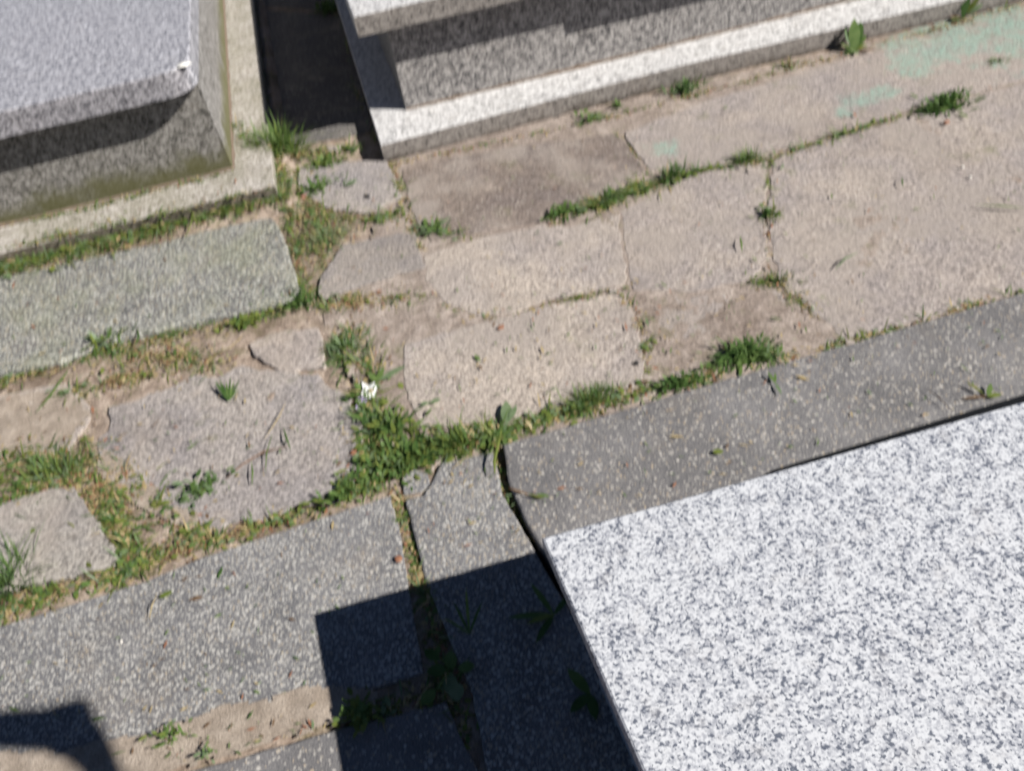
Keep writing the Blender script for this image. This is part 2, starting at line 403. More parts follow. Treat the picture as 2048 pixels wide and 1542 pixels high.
flags = [
    (((803, 338), (1000, 298), (1238, 268), (1262, 300), (1292, 345), (1180, 410), (1085, 446), (950, 468), (862, 486), (826, 430)), DARK, 'concrete', 0.004),
    (((1246, 270), (1400, 207), (1700, 118), (1786, 96), (2048, 22), (2400, -70), (2400, 80), (2048, 160), (1960, 186), (1838, 212), (1740, 246), (1600, 288), (1450, 328), (1385, 342), (1298, 342)), PINK, 'painted', 0.0035),
    (((850, 512), (960, 476), (1090, 452), (1140, 455), (1236, 428), (1246, 500), (1256, 570), (1100, 600), (1030, 630), (950, 634), (890, 606), (852, 560)), SANDY, 'concrete', 0.004),
    (((1242, 424), (1385, 350), (1450, 336), (1535, 322), (1530, 420), (1536, 520), (1500, 560), (1390, 585), (1262, 582), (1252, 500)), PINK, 'concrete', 0.003),
    (((1542, 322), (1740, 256), (1850, 226), (2048, 166), (2400, 60), (2400, 480), (2048, 582), (1850, 640), (1690, 682), (1640, 636), (1560, 572), (1544, 510), (1537, 420)), PINK, 'concrete', 0.0032),
    (((806, 690), (960, 648), (1095, 612), (1250, 584), (1272, 640), (1290, 720), (1286, 768), (1090, 824), (960, 846), (842, 858), (806, 770)), SANDY, 'concrete', 0.004),
    (((1262, 592), (1390, 594), (1500, 572), (1562, 584), (1632, 642), (1676, 684), (1470, 734), (1300, 774), (1298, 700), (1278, 640)), PINK, 'concrete', 0.001),
    (((596, 336), (690, 326), (776, 322), (803, 398), (738, 430), (655, 418), (600, 384)), GREY, 'bare', 0.006),
    (((640, 560), (688, 492), (770, 476), (830, 468), (852, 537), (740, 570), (640, 600)), (0.26, 0.24, 0.225), 'bare', 0.008),
    (((500, 688), (560, 662), (640, 655), (655, 735), (572, 748), (512, 714)), SANDY, 'concrete', 0.004),
    (((196, 880), (222, 862), (216, 812), (262, 806), (306, 786), (352, 772), (384, 752), (436, 758), (478, 730), (520, 742), (566, 738), (606, 752), (640, 748), (664, 780), (700, 790), (708, 830), (730, 868), (722, 900), (716, 964), (668, 984), (640, 1010), (598, 1010), (540, 1040), (480, 1044), (404, 1066), (372, 1052), (356, 1030), (318, 1008), (300, 986), (246, 972), (214, 958), (222, 930), (198, 910)), GREY, 'bare', 0.003),
    (((-250, 1060), (0, 1014), (100, 982), (148, 978), (190, 1035), (246, 1128), (180, 1152), (0, 1186), (-250, 1240)), (0.29, 0.275, 0.255), 'concrete', 0.010),
    (((-250, 850), (0, 792), (138, 764), (186, 826), (140, 900), (0, 932), (-250, 1000)), SANDY, 'concrete', 0.000),
    (((520, 20), (690, 30), (745, 262), (560, 300)), (0.13, 0.125, 0.12), 'bare', 0.002),
    (((480, -400), (640, -330), (688, 22), (518, 12)), (0.13, 0.125, 0.12), 'bare', 0.005),
]
for pts, colr, mat, z in flags:
    stone('paving_slab', px(*pts), z, 0.05, M[mat], path, 0.012, 0.009, 0.003, (rnd.uniform(-.002, .002), rnd.uniform(-.002, .002)), colr, 1)
# broken corners along the joints
for (u, v, r, colr) in ((1500, 345, .018, PINK), (1478, 338, .012, GREY), (1225, 585, .014, SANDY), (610, 395, .015, (0.34, 0.17, 0.12)), (665, 300, .03, PINK), (1700, 688, .014, PINK)):
    c = at(u, v, 0)
    stone('stone_fragment', [c + Vector((math.cos(k * 1.05) * r * rnd.uniform(.6, 1.2), math.sin(k * 1.05) * r * rnd.uniform(.5, 1), 0)) for k in range(6)], 0.008, 0.03, M['concrete'], path, 0, 0, 0.003, (0, 0), colr)

# ------------------------------------------------------------------ terrazzo slabs laid round the near graves
def tstone(pts, z, label, mat='terrazzo', name='terrazzo_slab', tilt=(0, 0), thick=0.08, rough=0.0022, group='terrazzo slabs round the graves', cat='paving slab', bev=0.004, rd=0):
    o = stone(name, px(*pts, z=z), z, thick, M[mat], None, 0.02, rough, bev, tilt, None, rd)
    return tag(o, label, cat, group)
tstone(((-300, 1340), (0, 1252), (150, 1206), (290, 1162), (407, 1113), (690, 1019), (781, 990), (800, 1065), (815, 1165), (832, 1260), (846, 1345), (740, 1378), (648, 1390), (586, 1396), (538, 1420), (448, 1431), (390, 1458), (300, 1492), (205, 1506), (0, 1560), (-300, 1640)),
       0.010, 'large grey terrazzo slab at lower left crossed by the square shadow corner', 'terrazzo_pale')
tstone(((300, 1566), (379, 1543), (686, 1455), (748, 1441), (892, 1401), (915, 1460), (958, 1542), (1000, 1640), (250, 1800)), 0.012, 'grey terrazzo slab at bottom edge below the strip of dry sand', 'terrazzo')
kb = tstone(((880, 926), (985, 904), (996, 940), (1004, 986), (1056, 1076), (1120, 1190), (1250, 1400), (1420, 1700), (1020, 1700), (973, 1542), (945, 1390), (850, 1160), (810, 998), (846, 990), (866, 958)),
            0.014, 'terrazzo kerb stone running along left side of the white granite slab, mostly shaded', 'terrazzo_pale', 'terrazzo_kerb', cat='kerb stone', bev=0.005)
tstone(((803, 950), (828, 938), (856, 944), (860, 966), (840, 984), (806, 988)), 0.012, 'small broken terrazzo corner piece lying in the weeds at top of the shaded kerb', 'terrazzo_pale', 'terrazzo_fragment', cat='stone fragment', rough=0.003)
kr = tstone(((1006, 888), (1300, 803), (1348, 788), (1700, 686), (2048, 584), (2500, 452), (2500, 760), (2048, 890), (1540, 1030), (1116, 1150), (1076, 1084), (1046, 1034), (1016, 964)),
            0.022, 'long dark terrazzo kerb between the path and far edge of the white granite slab', 'terrazzo', 'terrazzo_kerb', cat='kerb stone', bev=0.005)
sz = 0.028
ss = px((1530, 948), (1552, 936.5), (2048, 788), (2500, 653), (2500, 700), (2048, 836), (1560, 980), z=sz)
stone('shade_strip', ss, sz, 0.02, M['shade_black'], kr, 0, 0, 0.002)  # near-black strip standing in for the dark band of shade along the slab
tag(stone('granite_slab', px((-300, 628), (0, 552), (330, 482), (400, 462), (545, 432), (566, 470), (588, 540), (603, 592), (500, 618), (400, 640), (180, 690), (132, 722), (0, 746), (-300, 800), z=0.02), 0.02, 0.08, M['washed'], None, 0.02, 0.006, 0.007, (0, 0), None, 2),
    'pale greenish speckled stone slab lying in front of the left grave', 'paving slab', 'terrazzo slabs round the graves')

# strip of sand washed over between the two lower left slabs
def sand_patch(name, pts, z):
    ring = resample([Vector((p.x, p.y, 0)) for p in px(*pts)], 0.015)
    xs = [p.x for p in ring]; ys = [p.y for p in ring]
    V, Fc, idx = [], [], {}
    def inside(x, y):
        c = False; n = len(ring)
        for i in range(n):
            a, b = ring[i - 1], ring[i]
            if (a.y > y) != (b.y > y) and x < (b.x - a.x) * (y - a.y) / (b.y - a.y) + a.x: c = not c
        return c
    s = 0.008; nx = int((max(xs) - min(xs)) / s) + 2; ny = int((max(ys) - min(ys)) / s) + 2
    for j in range(ny):
        for i in range(nx):
            x, y = min(xs) + i * s, min(ys) + j * s
            if inside(x + 0.006 * noise.noise((x * 40, y * 40, 0)), y + 0.006 * noise.noise((x * 40, y * 40, 5))):
                ids = []
                for di, dj in ((0, 0), (1, 0), (1, 1), (0, 1)):
                    k = (i + di, j + dj)
                    if k not in idx:
                        X, Y = min(xs) + k[0] * s, min(ys) + k[1] * s
                        idx[k] = len(V)
                        V.append([X + 0.004 * noise.noise((X * 60, Y * 60, 2)), Y + 0.004 * noise.noise((X * 60, Y * 60, 7)), z + 0.004 * noise.noise((X * 12, Y * 12, 3)) + 0.0015 * noise.noise((X * 70, Y * 70, 3))])
                    ids.append(idx[k])
                Fc.append(tuple(ids))
    return tag(link(name, V, Fc, M['sand'], smooth=True), kind='stuff')
sand_patch('sand', ((-200, 1570), (0, 1512), (120, 1512), (210, 1492), (300, 1478), (390, 1446), (450, 1420), (540, 1412), (590, 1388), (680, 1384), (760, 1392), (748, 1441), (686, 1455), (379, 1543), (250, 1580), (-200, 1700)), 0.0135)
sand_patch('sand', ((0, 800), (130, 780), (180, 830), (120, 890), (0, 920), (-80, 900), (-80, 820)), 0.003)
sand_patch('sand', ((205, 900), (235, 915), (262, 960), (330, 985), (352, 1020), (400, 1040), (380, 1065), (300, 1030), (220, 985), (190, 940)), 0.0035)
sand_patch('sand', ((640, 640), (760, 590), (840, 590), (870, 640), (800, 680), (700, 690)), -0.002)

# ------------------------------------------------------------------ near grave: the big white cover slab
HS = 0.45
cpts = [at(1083, 1075, HS), at(2048, 801.5, HS)]
dx = (cpts[1] - cpts[0]).normalized()
far_r = cpts[0] + dx * 1.9
edge = (at(1285, 1542, HS) - cpts[0]).normalized()
near_l = cpts[0] + edge * 1.05; near_r = far_r + edge * 1.05
g = empty('grave', (cpts[0] + near_r) / 2 * Vector((1, 1, 0)).length / math.sqrt(2) if False else Vector(((cpts[0].x + near_r.x) / 2, (cpts[0].y + near_r.y) / 2, 0)),
          'raised grave with large white speckled granite cover at lower right', 'grave', 'granite graves')
stone('cover_slab', [cpts[0], far_r, near_r, near_l], HS, 0.03, M['white_granite'], g, 0, 0, 0.005)
ring = inset([cpts[0], near_l, near_r, far_r], 0.07)
stone('base_wall', ring, HS - 0.0302, 0.45, M['white_granite'], g, 0, 0, 0.001)

# ------------------------------------------------------------------ upper grave
gx0, gy0 = 0.085, 2.762
g2 = empty('grave', (1.9, 3.9, 0), 'pale granite grave with overhanging cover and bright plinth across the path', 'grave', 'granite graves')
def quad(x0, y0, x1, y1, sk=0.0): return [Vector((x0, y0, 0)), Vector((x1, y0 + sk * (x1 - x0), 0)), Vector((x1, y1, 0)), Vector((x0 + (0.0), y1, 0))]
stone('plinth', [Vector((0.085, 2.760, 0)), Vector((1.2, 2.785, 0)), Vector((2.4, 2.742, 0)), Vector((4.6, 2.72, 0)), Vector((4.6, 5.2, 0)), Vector((0.112, 5.2, 0))], 0.070, 0.12, M['bright_granite'], g2, 0, 0, 0.003)
stone('body', [Vector((0.218, 2.978, 0)), Vector((1.2, 2.962, 0)), Vector((4.45, 2.94, 0)), Vector((4.45, 5.05, 0)), Vector((0.235, 5.05, 0))], 0.406, 0.3355, M['grave_granite'], g2, 0, 0, 0.002)
stone('cover_slab', [Vector((0.110, 2.878, 0)), Vector((1.06, 2.862, 0)), Vector((1.062, 2.835, 0)), Vector((4.55, 2.79, 0)), Vector((4.55, 5.15, 0)), Vector((0.118, 5.15, 0))], 0.474, 0.0675, M['bright_granite'], g2, 0, 0, 0.004)

# ------------------------------------------------------------------ left grave
g3 = empty('grave', (-1.3, 3.8, 0), 'weathered grey granite grave with rounded cover corner at upper left', 'grave', 'granite graves')
stone('plinth', [Vector((-0.302, 2.668, 0)), Vector((-0.288, 4.6, 0)), Vector((-0.28, 5.3, 0)), Vector((-2.6, 5.3, 0)), Vector((-2.6, 2.71, 0)), Vector((-1.23, 2.689, 0))], 0.07, 0.12, M['old_plinth'], g3, 0, 0, 0.004)
stone('body', [Vector((-0.440, 2.862, 0)), Vector((-0.436, 5.2, 0)), Vector((-2.45, 5.2, 0)), Vector((-2.45, 2.892, 0)), Vector((-1.26, 2.874, 0))], 0.4015, 0.331, M['old_granite'], g3, 0, 0, 0.006)
def rounded_cover():
    xr, yf, xl, yb, r = -0.432, 2.766, -2.5, 5.25, 0.095
    pts = [Vector((xl, yf + 0.03, 0))]
    for k in range(9):
        a = -math.pi / 2 + k * math.pi / 16; pts.append(Vector((xr - r + r * math.cos(a), yf + r + r * math.sin(a), 0)))
    pts += [Vector((xr + 0.004, yb, 0)), Vector((xl, yb, 0))]
    return stone('cover_slab', pts, 0.482, 0.080, M['cover_granite'], g3, 0, 0, 0.006)
rounded_cover()
for (u, v, z, r, lab) in ((366, 130, 0.483, .026, 'drip of white wax on rounded corner of the left grave cover'),):
    V = []; Fc = []
    c = at(u, v, z); n = 12
    for k in range(n):
        a = k / n * 2 * math.pi; rr = r * rnd.uniform(.6, 1.1); V.append(c + Vector((math.cos(a) * rr * 1.3, math.sin(a) * rr * .8, 0)))
    for k in range(n): V.append(c + (V[k] - c) * 0.6 + Vector((0, 0, 0.004)))
    V.append(c + Vector((0, 0, 0.006)))
    for k in range(n):
        Fc += [(k, (k + 1) % n, n + (k + 1) % n, n + k), (n + k, n + (k + 1) % n, 2 * n)]
    tag(link('wax_drip', V, Fc, M['wax'], None, c, True), lab, 'wax')

# mortar squeezed out along the foot of the two grave bodies
def mortar(pts, z, parent):
    P = []
    for a, b in zip(pts, pts[1:]):
        n = max(2, int((b - a).length / 0.03)); P += [a.lerp(b, k / n) for k in range(n)]
    P.append(pts[-1]); V = []; Fc = []
    for i, p in enumerate(P):
        d = (P[min(i + 1, len(P) - 1)] - P[max(i - 1, 0)]).normalized(); nn = Vector((d.y, -d.x, 0))
        w = 0.007 + 0.005 * noise.noise(p * 14)
        V += [p + nn * (w + .002) + Vector((0, 0, z + .001)), p + nn * w * .6 + Vector((0, 0, z + w * .5)), p + nn * .0005 + Vector((0, 0, z + w * 1.1))]
    for i in range(len(P) - 1):
        for k in range(2): Fc.append((i * 3 + k, i * 3 + 3 + k, i * 3 + 4 + k, i * 3 + 1 + k))
    link('mortar_joint', V, Fc, M['mortar'], parent, None, True)
mortar([Vector((0.218, 2.978, 0)), Vector((1.2, 2.962, 0)), Vector((4.45, 2.94, 0))], 0.070, g2)
mortar([Vector((-2.45, 2.892, 0)), Vector((-1.26, 2.874, 0)), Vector((-0.440, 2.862, 0)), Vector((-0.436, 5.2, 0))], 0.070, g3)

# ------------------------------------------------------------------ unseen shape added beyond the right edge to cast the lower left shadow
def shadow_caster():
    X = 1.25
    def on(u, v):
        s = at(u, v, 0.012); t = (X - s.x) / math.cos(PHI)
        return (s.y - math.sin(PHI) * t, s.z + TEL * t)
    outer = [on(*q) for q in ((225, 1545), (205, 1500), (190, 1462), (176, 1446), (163, 1412), (150, 1402), (112, 1407), (70, 1422), (0, 1424), (-80, 1430), (-200, 1450))]
    inner = [on(*q) for q in ((-200, 1540), (-80, 1506), (0, 1500), (92, 1503), (104, 1515), (128, 1520), (160, 1545))]
    yc = -0.64
    poly = [(yc - 0.05, outer[0][1] - 0.16), (yc + 0.05, outer[0][1] - 0.14), (outer[0][0] - 0.12, outer[0][1] - 0.08)] + outer
    poly += [(yc + 0.1, outer[-1][1] + 0.12), (yc - 0.05, outer[-1][1] + 0.14), (yc - 0.05, outer[-1][1] + 0.04), (yc + 0.06, outer[-1][1] + 0.02)] + inner
    poly += [(inner[-1][0] - 0.12, inner[-1][1] - 0.02), (yc - 0.05, inner[-1][1] - 0.02)]
    e = empty('unseen_shadow_caster', (X, yc, 0), 'added unseen shape beyond right edge, put there to cast the lower left shadow', 'shadow_caster')
    n = len(poly); V = [(X, y, z) for y, z in poly] + [(X + 0.02, y, z) for y, z in poly]
    Fc = [tuple(range(n)), tuple(range(2 * n - 1, n - 1, -1))] + [(i, n + i, n + (i + 1) % n, (i + 1) % n) for i in range(n)]
    o = link('ring', V, Fc, M['caster'], e)  # made-up outline, shaped back from the shadow it has to cast
    bm = bmesh.new(); bm.from_mesh(o.data); bmesh.ops.triangulate(bm, faces=[f for f in bm.faces if len(f.verts) > 4], ngon_method='EAR_CLIP'); bm.to_mesh(o.data); bm.free()
    zt = outer[0][1] - 0.14
    V = []; Fc = []
    for z, w in ((-0.03, 0.07), (0.1, 0.07), (0.12, 0.035), (zt, 0.03)):
        V += [(X + sx * w, yc + sy * w, z) for sx, sy in ((-1, -1), (1, -1), (1, 1), (-1, 1))]
    for k in range(3):
        for i in range(4): Fc.append((k * 4 + i, k * 4 + (i + 1) % 4, k * 4 + 4 + (i + 1) % 4, k * 4 + 4 + i))
    Fc.append((12, 13, 14, 15))
    link('caster_post', V, Fc, M['caster'], e)
shadow_caster()

# ------------------------------------------------------------------ plants
class Plants:
    """collects blades and leaves into one mesh"""
    def __init__(s, mats): s.mats = mats; s.V = []; s.F = []; s.I = []
    def blade(s, p, d, L, w, droop, m, seg=4, shape='grass', flat=0.0):
        d = Vector(d).normalized(); side = d.cross(Vector((0, 0, 1)))
        if side.length < 0.05: a = rnd.uniform(0, 6.28); side = Vector((math.cos(a), math.sin(a), 0))
        side.normalize()
        p = Vector(p); b = len(s.V); q = p.copy(); dd = d.copy()
        for k in range(seg + 1):
            t = k / seg
            if shape == 'grass': ww = w * (1 - t ** 1.6) * (0.7 + 0.6 * min(1, t * 3))
            else: ww = w * (0.12 + 0.88 * math.sin(math.pi * min(1, t * 1.02)) ** 0.75) if t < 0.98 else w * 0.04
            s.V += [q - side * ww / 2, q + side * ww / 2]
            dd = (dd + Vector((0, 0, -droop / seg))).normalized(); q = q + dd * (L / seg)
            if q.z < p.z - 0.001 and flat == 0: q.z = max(q.z, p.z - 0.002)
        for k in range(seg):
            s.F.append((b + 2 * k, b + 2 * k + 1, b + 2 * k + 3, b + 2 * k + 2)); s.I.append(m)
    def build(s, name, parent=None, origin=None):
        return link(name, s.V, s.F, s.mats, parent, origin, True, s.I)
G = [M[k] for k in ('green', 'dark_green', 'lime', 'grey_green', 'moss', 'straw', 'rust', 'brown')]
GREENS = [0, 0, 0, 1, 2, 2, 2, 3, 3, 4, 5]
def pick(pal): return rnd.choice(pal)
def gz(p): return max(soil_height(p.x, p.y), -0.004)
def rdir(up=0.5):
    a = rnd.uniform(0, 6.283); return Vector((math.cos(a), math.sin(a), rnd.uniform(up * 0.4, up * 1.6)))

def along(pl, n, width, z=0.0):
    """n random ground points spread along a pixel polyline, width in metres"""
    P = px(*pl, z=z); Ls = [(b - a).length for a, b in zip(P, P[1:])]; T = sum(Ls)
    clump = [rnd.random() for _ in range(max(3, int(T / 0.09)))]
    for _ in range(n):
        x = (rnd.choice(clump) + rnd.gauss(0, 0.02)) % 1.0 * T if rnd.random() < 0.65 else rnd.random() * T
        k = 0
        while k < len(Ls) - 1 and x > Ls[k]: x -= Ls[k]; k += 1
        c = P[k].lerp(P[k + 1], x / Ls[k]); o = rnd.gauss(0, width / 2.6)
        a = rnd.uniform(0, 6.283)
        yield c + Vector((math.cos(a) * o, math.sin(a) * o, 0))

# -- ground cover in the joints: nobody could count these
joint = Plants(G); moss = Plants(G); dead = Plants(G)
JOINTS = [  # polyline, width (m), leaves, moss, dead bits, scale, z
    (((-80, 553), (0, 535), (200, 488), (400, 434), (556, 388)), .10, 1700, 3600, 330, 1.25),
    (((556, 320), (572, 400), (592, 480), (604, 590)), .05, 330, 300, 130, 1.0),
    (((575, 345), (620, 400), (640, 470), (650, 540)), .13, 300, 320, 330, 1.0),
    (((640, 430), (740, 442), (800, 430), (860, 460), (930, 470)), .05, 210, 260, 90, 1.0),
    (((780, 330), (812, 400), (840, 500)), .04, 70, 120, 70, 0.9),
    (((604, 600), (480, 640), (280, 684), (130, 726), (0, 762), (-100, 780)), .05, 420, 420, 240, 0.9),
    (((200, 700), (330, 712), (450, 735)), .12, 150, 300, 220, 0.9),
    (((640, 610), (760, 600), (850, 590)), .07, 110, 300, 130, 0.8),
    (((-60, 920), (60, 925), (190, 905), (150, 970), (0, 1000)), .10, 300, 380, 300, 1.1),
    (((190, 960), (215, 1010), (255, 1090), (290, 1130)), .10, 360, 560, 420, 0.9),
    (((230, 930), (300, 990), (360, 1050), (420, 1075)), .06, 190, 320, 150, 0.9),
    (((260, 1140), (430, 1085), (600, 1028), (760, 975)), .045, 300, 430, 170, 0.8),
    (((120, 790), (200, 770), (300, 745)), .07, 80, 170, 130, 0.9),
    (((725, 985), (745, 900), (755, 850), (745, 800), (720, 760)), .075, 480, 330, 170, 1.1),
    (((760, 950), (800, 915), (880, 900), (1000, 876)), .065, 560, 330, 90, 1.35),
    (((690, 660), (720, 720), (760, 760)), .08, 190, 300, 110, 1.0),
    (((1000, 876), (1100, 836), (1200, 806), (1300, 782), (1420, 752)), .05, 560, 520, 260, 0.9),
    (((1420, 750), (1600, 712), (1720, 680), (2048, 586)), .03, 220, 170, 110, 0.7),
    (((870, 590), (900, 620), (1000, 640), (1100, 608), (1250, 578)), .03, 70, 230, 50, 0.6),
    (((1250, 590), (1290, 680), (1296, 770)), .03, 50, 110, 50, 0.7),
    (((1500, 565), (1560, 570), (1640, 640)), .045, 90, 330, 40, 0.6),
    (((1100, 440), (1200, 410), (1300, 374), (1390, 345)), .042, 760, 700, 60, 1.15),
    (((1390, 345), (1540, 322), (1740, 252), (1850, 222)), .024, 360, 500, 40, 0.9),
    (((780, 330), (930, 300), (1060, 270), (1240, 232), (1600, 135)), .028, 170, 560, 200, 0.7),
    (((1600, 135), (1800, 80), (2048, 8)), .03, 60, 150, 160, 0.7),
    (((1238, 270), (1270, 310), (1295, 350)), .02, 20, 70, 20, 0.7),
    (((1538, 330), (1532, 430), (1540, 520)), .018, 30, 60, 20, 0.7),
    (((560, 318), (640, 305), (715, 295)), .045, 200, 200, 90, 0.9),
    (((795, 1000), (826, 1090), (848, 1180)), .03, 90, 330, 150, 0.6),
    (((850, 1180), (880, 1290), (905, 1400), (940, 1500)), .04, 170, 160, 140, 0.9),
    (((690, 1450), (790, 1420), (880, 1385)), .04, 90, 120, 50, 0.9),
    (((995, 910), (1010, 980), (1070, 1085)), .014, 60, 130, 20, 0.6),
    (((-60, 1240), (60, 1205), (200, 1165), (290, 1140)), .06, 320, 300, 150, 1.0),
    (((515, 20), (540, 200), (552, 290)), .03, 60, 90, 90, 0.9),
    (((690, 20), (700, 140), (750, 290)), .03, 90, 100, 40, 1.0),
    (((0, 500), (200, 455), (400, 410), (540, 376)), .03, 110, 320, 60, 0.8),
    (((0, 450), (150, 425), (300, 385), (470, 342)), .02, 110, 420, 50, 0.7),
    (((470, 250), (500, 285), (540, 300)), .06, 60, 140, 10, 0.9),
]
DENS = 0.95
for pl, w, nl, nm_, nd, sc in JOINTS:
    jz = 0.028 if pl[0] == (-80, 553) else 0.0716 if pl[0] in ((0, 500), (0, 450), (470, 250)) else 0.0
    for p in along(pl, int(nl * DENS), w, jz):
        p.z = max(gz(p), jz); up = rnd.choice((0.35, 0.6, 1.2))
        if rnd.random() < 0.62:
            joint.blade(p, rdir(up), rnd.uniform(.02, .075) * sc, rnd.uniform(.0022, .0045), rnd.uniform(.3, 1.3), pick(GREENS), 3)
        else:
            L = rnd.uniform(.011, .027) * sc
            joint.blade(p + Vector((0, 0, rnd.uniform(.001, .010) * sc)), rdir(0.35), L, L * rnd.uniform(.4, .65), rnd.uniform(.1, .8), pick(GREENS), 3, 'leaf')
    for p in along(pl, int(nm_ * DENS), w * 1.1, jz):
        p.z = max(gz(p), jz); L = rnd.uniform(.005, .012)
        moss.blade(p, rdir(0.9), L, rnd.uniform(.003, .0055), .5, pick((4, 4, 4, 0, 2)), 2, 'leaf')
    for p in along(pl, int(nd * 1.7), w * 1.3, jz):
        p.z = max(gz(p), jz) + rnd.uniform(.001, .006); L = rnd.uniform(.006, .022)
        dead.blade(p, rdir(0.12), L, L * rnd.uniform(.12, .5), .2, pick((5, 5, 5, 5, 6, 7, 7)), 2, 'leaf')
tag(joint.build('joint_weeds'), kind='stuff'); tag(moss.build('moss'), kind='stuff'); tag(dead.build('leaf_litter'), kind='stuff')

# -- scattered clippings and crumbs over the stones
clip = Plants(G)
def scatter(n, quadpx, z, lo=.006, hi=.02, pal=(0, 0, 1, 3, 5, 5, 6, 7)):
    q = quadpx
    for _ in range(n):
        a, b = rnd.random(), rnd.random()
        u = (q[0][0] * (1 - a) + q[1][0] * a) * (1 - b) + (q[3][0] * (1 - a) + q[2][0] * a) * b
        v = (q[0][1] * (1 - a) + q[1][1] * a) * (1 - b) + (q[3][1] * (1 - a) + q[2][1] * a) * b
        p = at(u, v, z); L = rnd.uniform(lo, hi) * (1 if rnd.random() < .9 else 1.8)
        clip.blade(p + Vector((0, 0, .0025)), rdir(0.08), L, max(.0016, L * rnd.uniform(.1, .35)), .1, pick(pal), 2, 'leaf')
scatter(300, ((820, 340), (2048, 60), (2048, 580), (860, 860)), .008)
scatter(170, ((830, 520), (1640, 560), (1600, 690), (830, 850)), .008)
scatter(120, ((220, 800), (720, 780), (710, 970), (220, 1000)), .009)
scatter(90, ((0, 560), (560, 440), (600, 590), (0, 740)), .022)
scatter(110, ((1020, 900), (2048, 590), (2048, 780), (1090, 1060)), .024)
scatter(90, ((0, 1260), (780, 1000), (640, 1380), (0, 1500)), .012)
scatter(60, ((0, 480), (540, 350), (550, 375), (0, 505)), .072, pal=(0, 2, 2, 4, 5, 6))
scatter(70, ((600, 330), (800, 330), (850, 530), (620, 600)), .009)
scatter(50, ((0, 780), (200, 780), (200, 920), (0, 930)), .004)
scatter(50, ((200, 1500), (690, 1400), (690, 1450), (380, 1530)), .016)
scatter(40, ((870, 920), (1010, 930), (1060, 1080), (850, 1100)), .016)
tag(clip.build('grass_clippings'), kind='stuff')

# -- single plants one can point to
WG = 'weeds growing in the joints'
def tuft(u, v, label, n=60, L=(.03, .07), w=(.002, .004), spread=.03, pal=GREENS, up=0.9, droop=.9, shape='grass', name='grass_tuft', cat='grass tuft', z=0.0, flat=1.0, ang=0.0):
    c = at(u, v, z); P = Plants(G)
    for _ in range(int(n * (2.2 if shape == 'leaf' else 1.4))):
        a = rnd.uniform(0, 6.283); r = abs(rnd.gauss(0, spread / 1.6)) * (1.25 if shape == 'leaf' else 1)
        q = Vector((math.cos(a) * r, math.sin(a) * r * flat, 0)); q.rotate(Matrix.Rotation(ang, 3, 'Z'))
        jt = 1.1 if shape == 'leaf' else .55
        d = Vector((q.x, q.y, 0)) / max(spread, .001) * 0.6 + Vector((rnd.uniform(-jt, jt), rnd.uniform(-jt, jt), up * rnd.uniform(.2, 1.4)))
        k = rnd.uniform(.55, 1.15) if shape == 'leaf' else 1.2
        LL = rnd.uniform(*L) * k; ww = rnd.uniform(*w) * (k if shape == 'leaf' else 1.15)
        p = c + q
        if z == 0: p.z = gz(p)
        if shape == 'leaf': p.z += rnd.uniform(.0, .02)
        P.blade(p, d, LL, ww, droop * rnd.uniform(.5, 1.4), pick(pal), 4, shape)
    return tag(P.build(name, None, c), label, cat, WG)
LF = dict(shape='leaf', name='weed', cat='weed')
tuft(562, 312, 'tall bright green grass tuft at front corner of the left grave plinth', 260, (.04, .12), (.003, .0055), .085, (0, 0, 0, 2), 1.0, .8, flat=.7)
tuft(1890, 215, 'broad dark green weed clump in the joint near right edge below the green paint', 170, (.018, .04), (.007, .013), .075, (0, 1, 1, 0), .9, .5, flat=.5, ang=.15, **LF)
tuft(1490, 322, 'small bushy grass tuft over the cracked stone in middle of the path joint', 130, (.02, .05), (.002, .004), .045, (0, 0, 1, 2), .8, .8, flat=.5)
tuft(1340, 357, 'grass tuft at upper right end of the dark flagstone', 130, (.02, .055), (.002, .004), .05, (0, 1, 1), .9, .7, flat=.45, ang=.35)
tuft(1225, 400, 'low leafy weed along the lower right edge of the dark flagstone', 70, (.015, .03), (.006, .011), .045, (0, 1), .7, .5, flat=.4, ang=.5, **LF)
tuft(1125, 430, 'leafy sprig at the lower edge of the dark flagstone, leftmost in its joint', 60, (.015, .035), (.006, .011), .032, (0, 0, 1), .8, .5, flat=.6, **LF)
tuft(870, 462, 'weed with long leaves at left tip of the dark flagstone', 34, (.03, .06), (.008, .013), .035, (0, 0, 3), .6, .8, flat=.7, **LF)
tuft(1370, 183, 'weed clump against the middle of the bright granite plinth', 80, (.02, .05), (.005, .009), .045, (0, 1, 3), 1.1, .5, flat=.6, **LF)
tuft(1178, 240, 'small weed with arching leaves at foot of the bright granite plinth', 22, (.025, .055), (.008, .013), .022, (0, 0, 3), .9, .9, **LF)
tuft(1236, 216, 'tiny weed beside the arching weed at foot of the bright plinth', 22, (.015, .035), (.005, .009), .018, (0, 1), 1.0, .6, **LF)
tuft(1580, 133, 'thin half dry weed at foot of the plinth right of its middle', 40, (.02, .04), (.002, .005), .05, (0, 5, 3, 6), .7, .6, flat=.4)
tuft(1540, 432, 'small weed tuft above the crack between two large pale flags', 60, (.012, .03), (.004, .008), .025, (0, 1, 4), .7, .5, **LF)
tuft(1550, 565, 'flat mossy green mat on the path below the crack', 260, (.008, .02), (.002, .004), .06, (0, 4, 4, 1), .7, .6, flat=.5, ang=-.3, name='moss_mat', cat='moss')
tuft(1490, 715, 'feathery fern like weed at the dark kerb edge', 220, (.02, .045), (.004, .008), .05, (0, 0, 1, 1), .9, .8, flat=.5, **LF)
tuft(1540, 722, 'small feathery sprig right of the fern like weed on the kerb edge', 60, (.015, .035), (.003, .006), .025, (0, 3, 0), .8, .6, **LF)
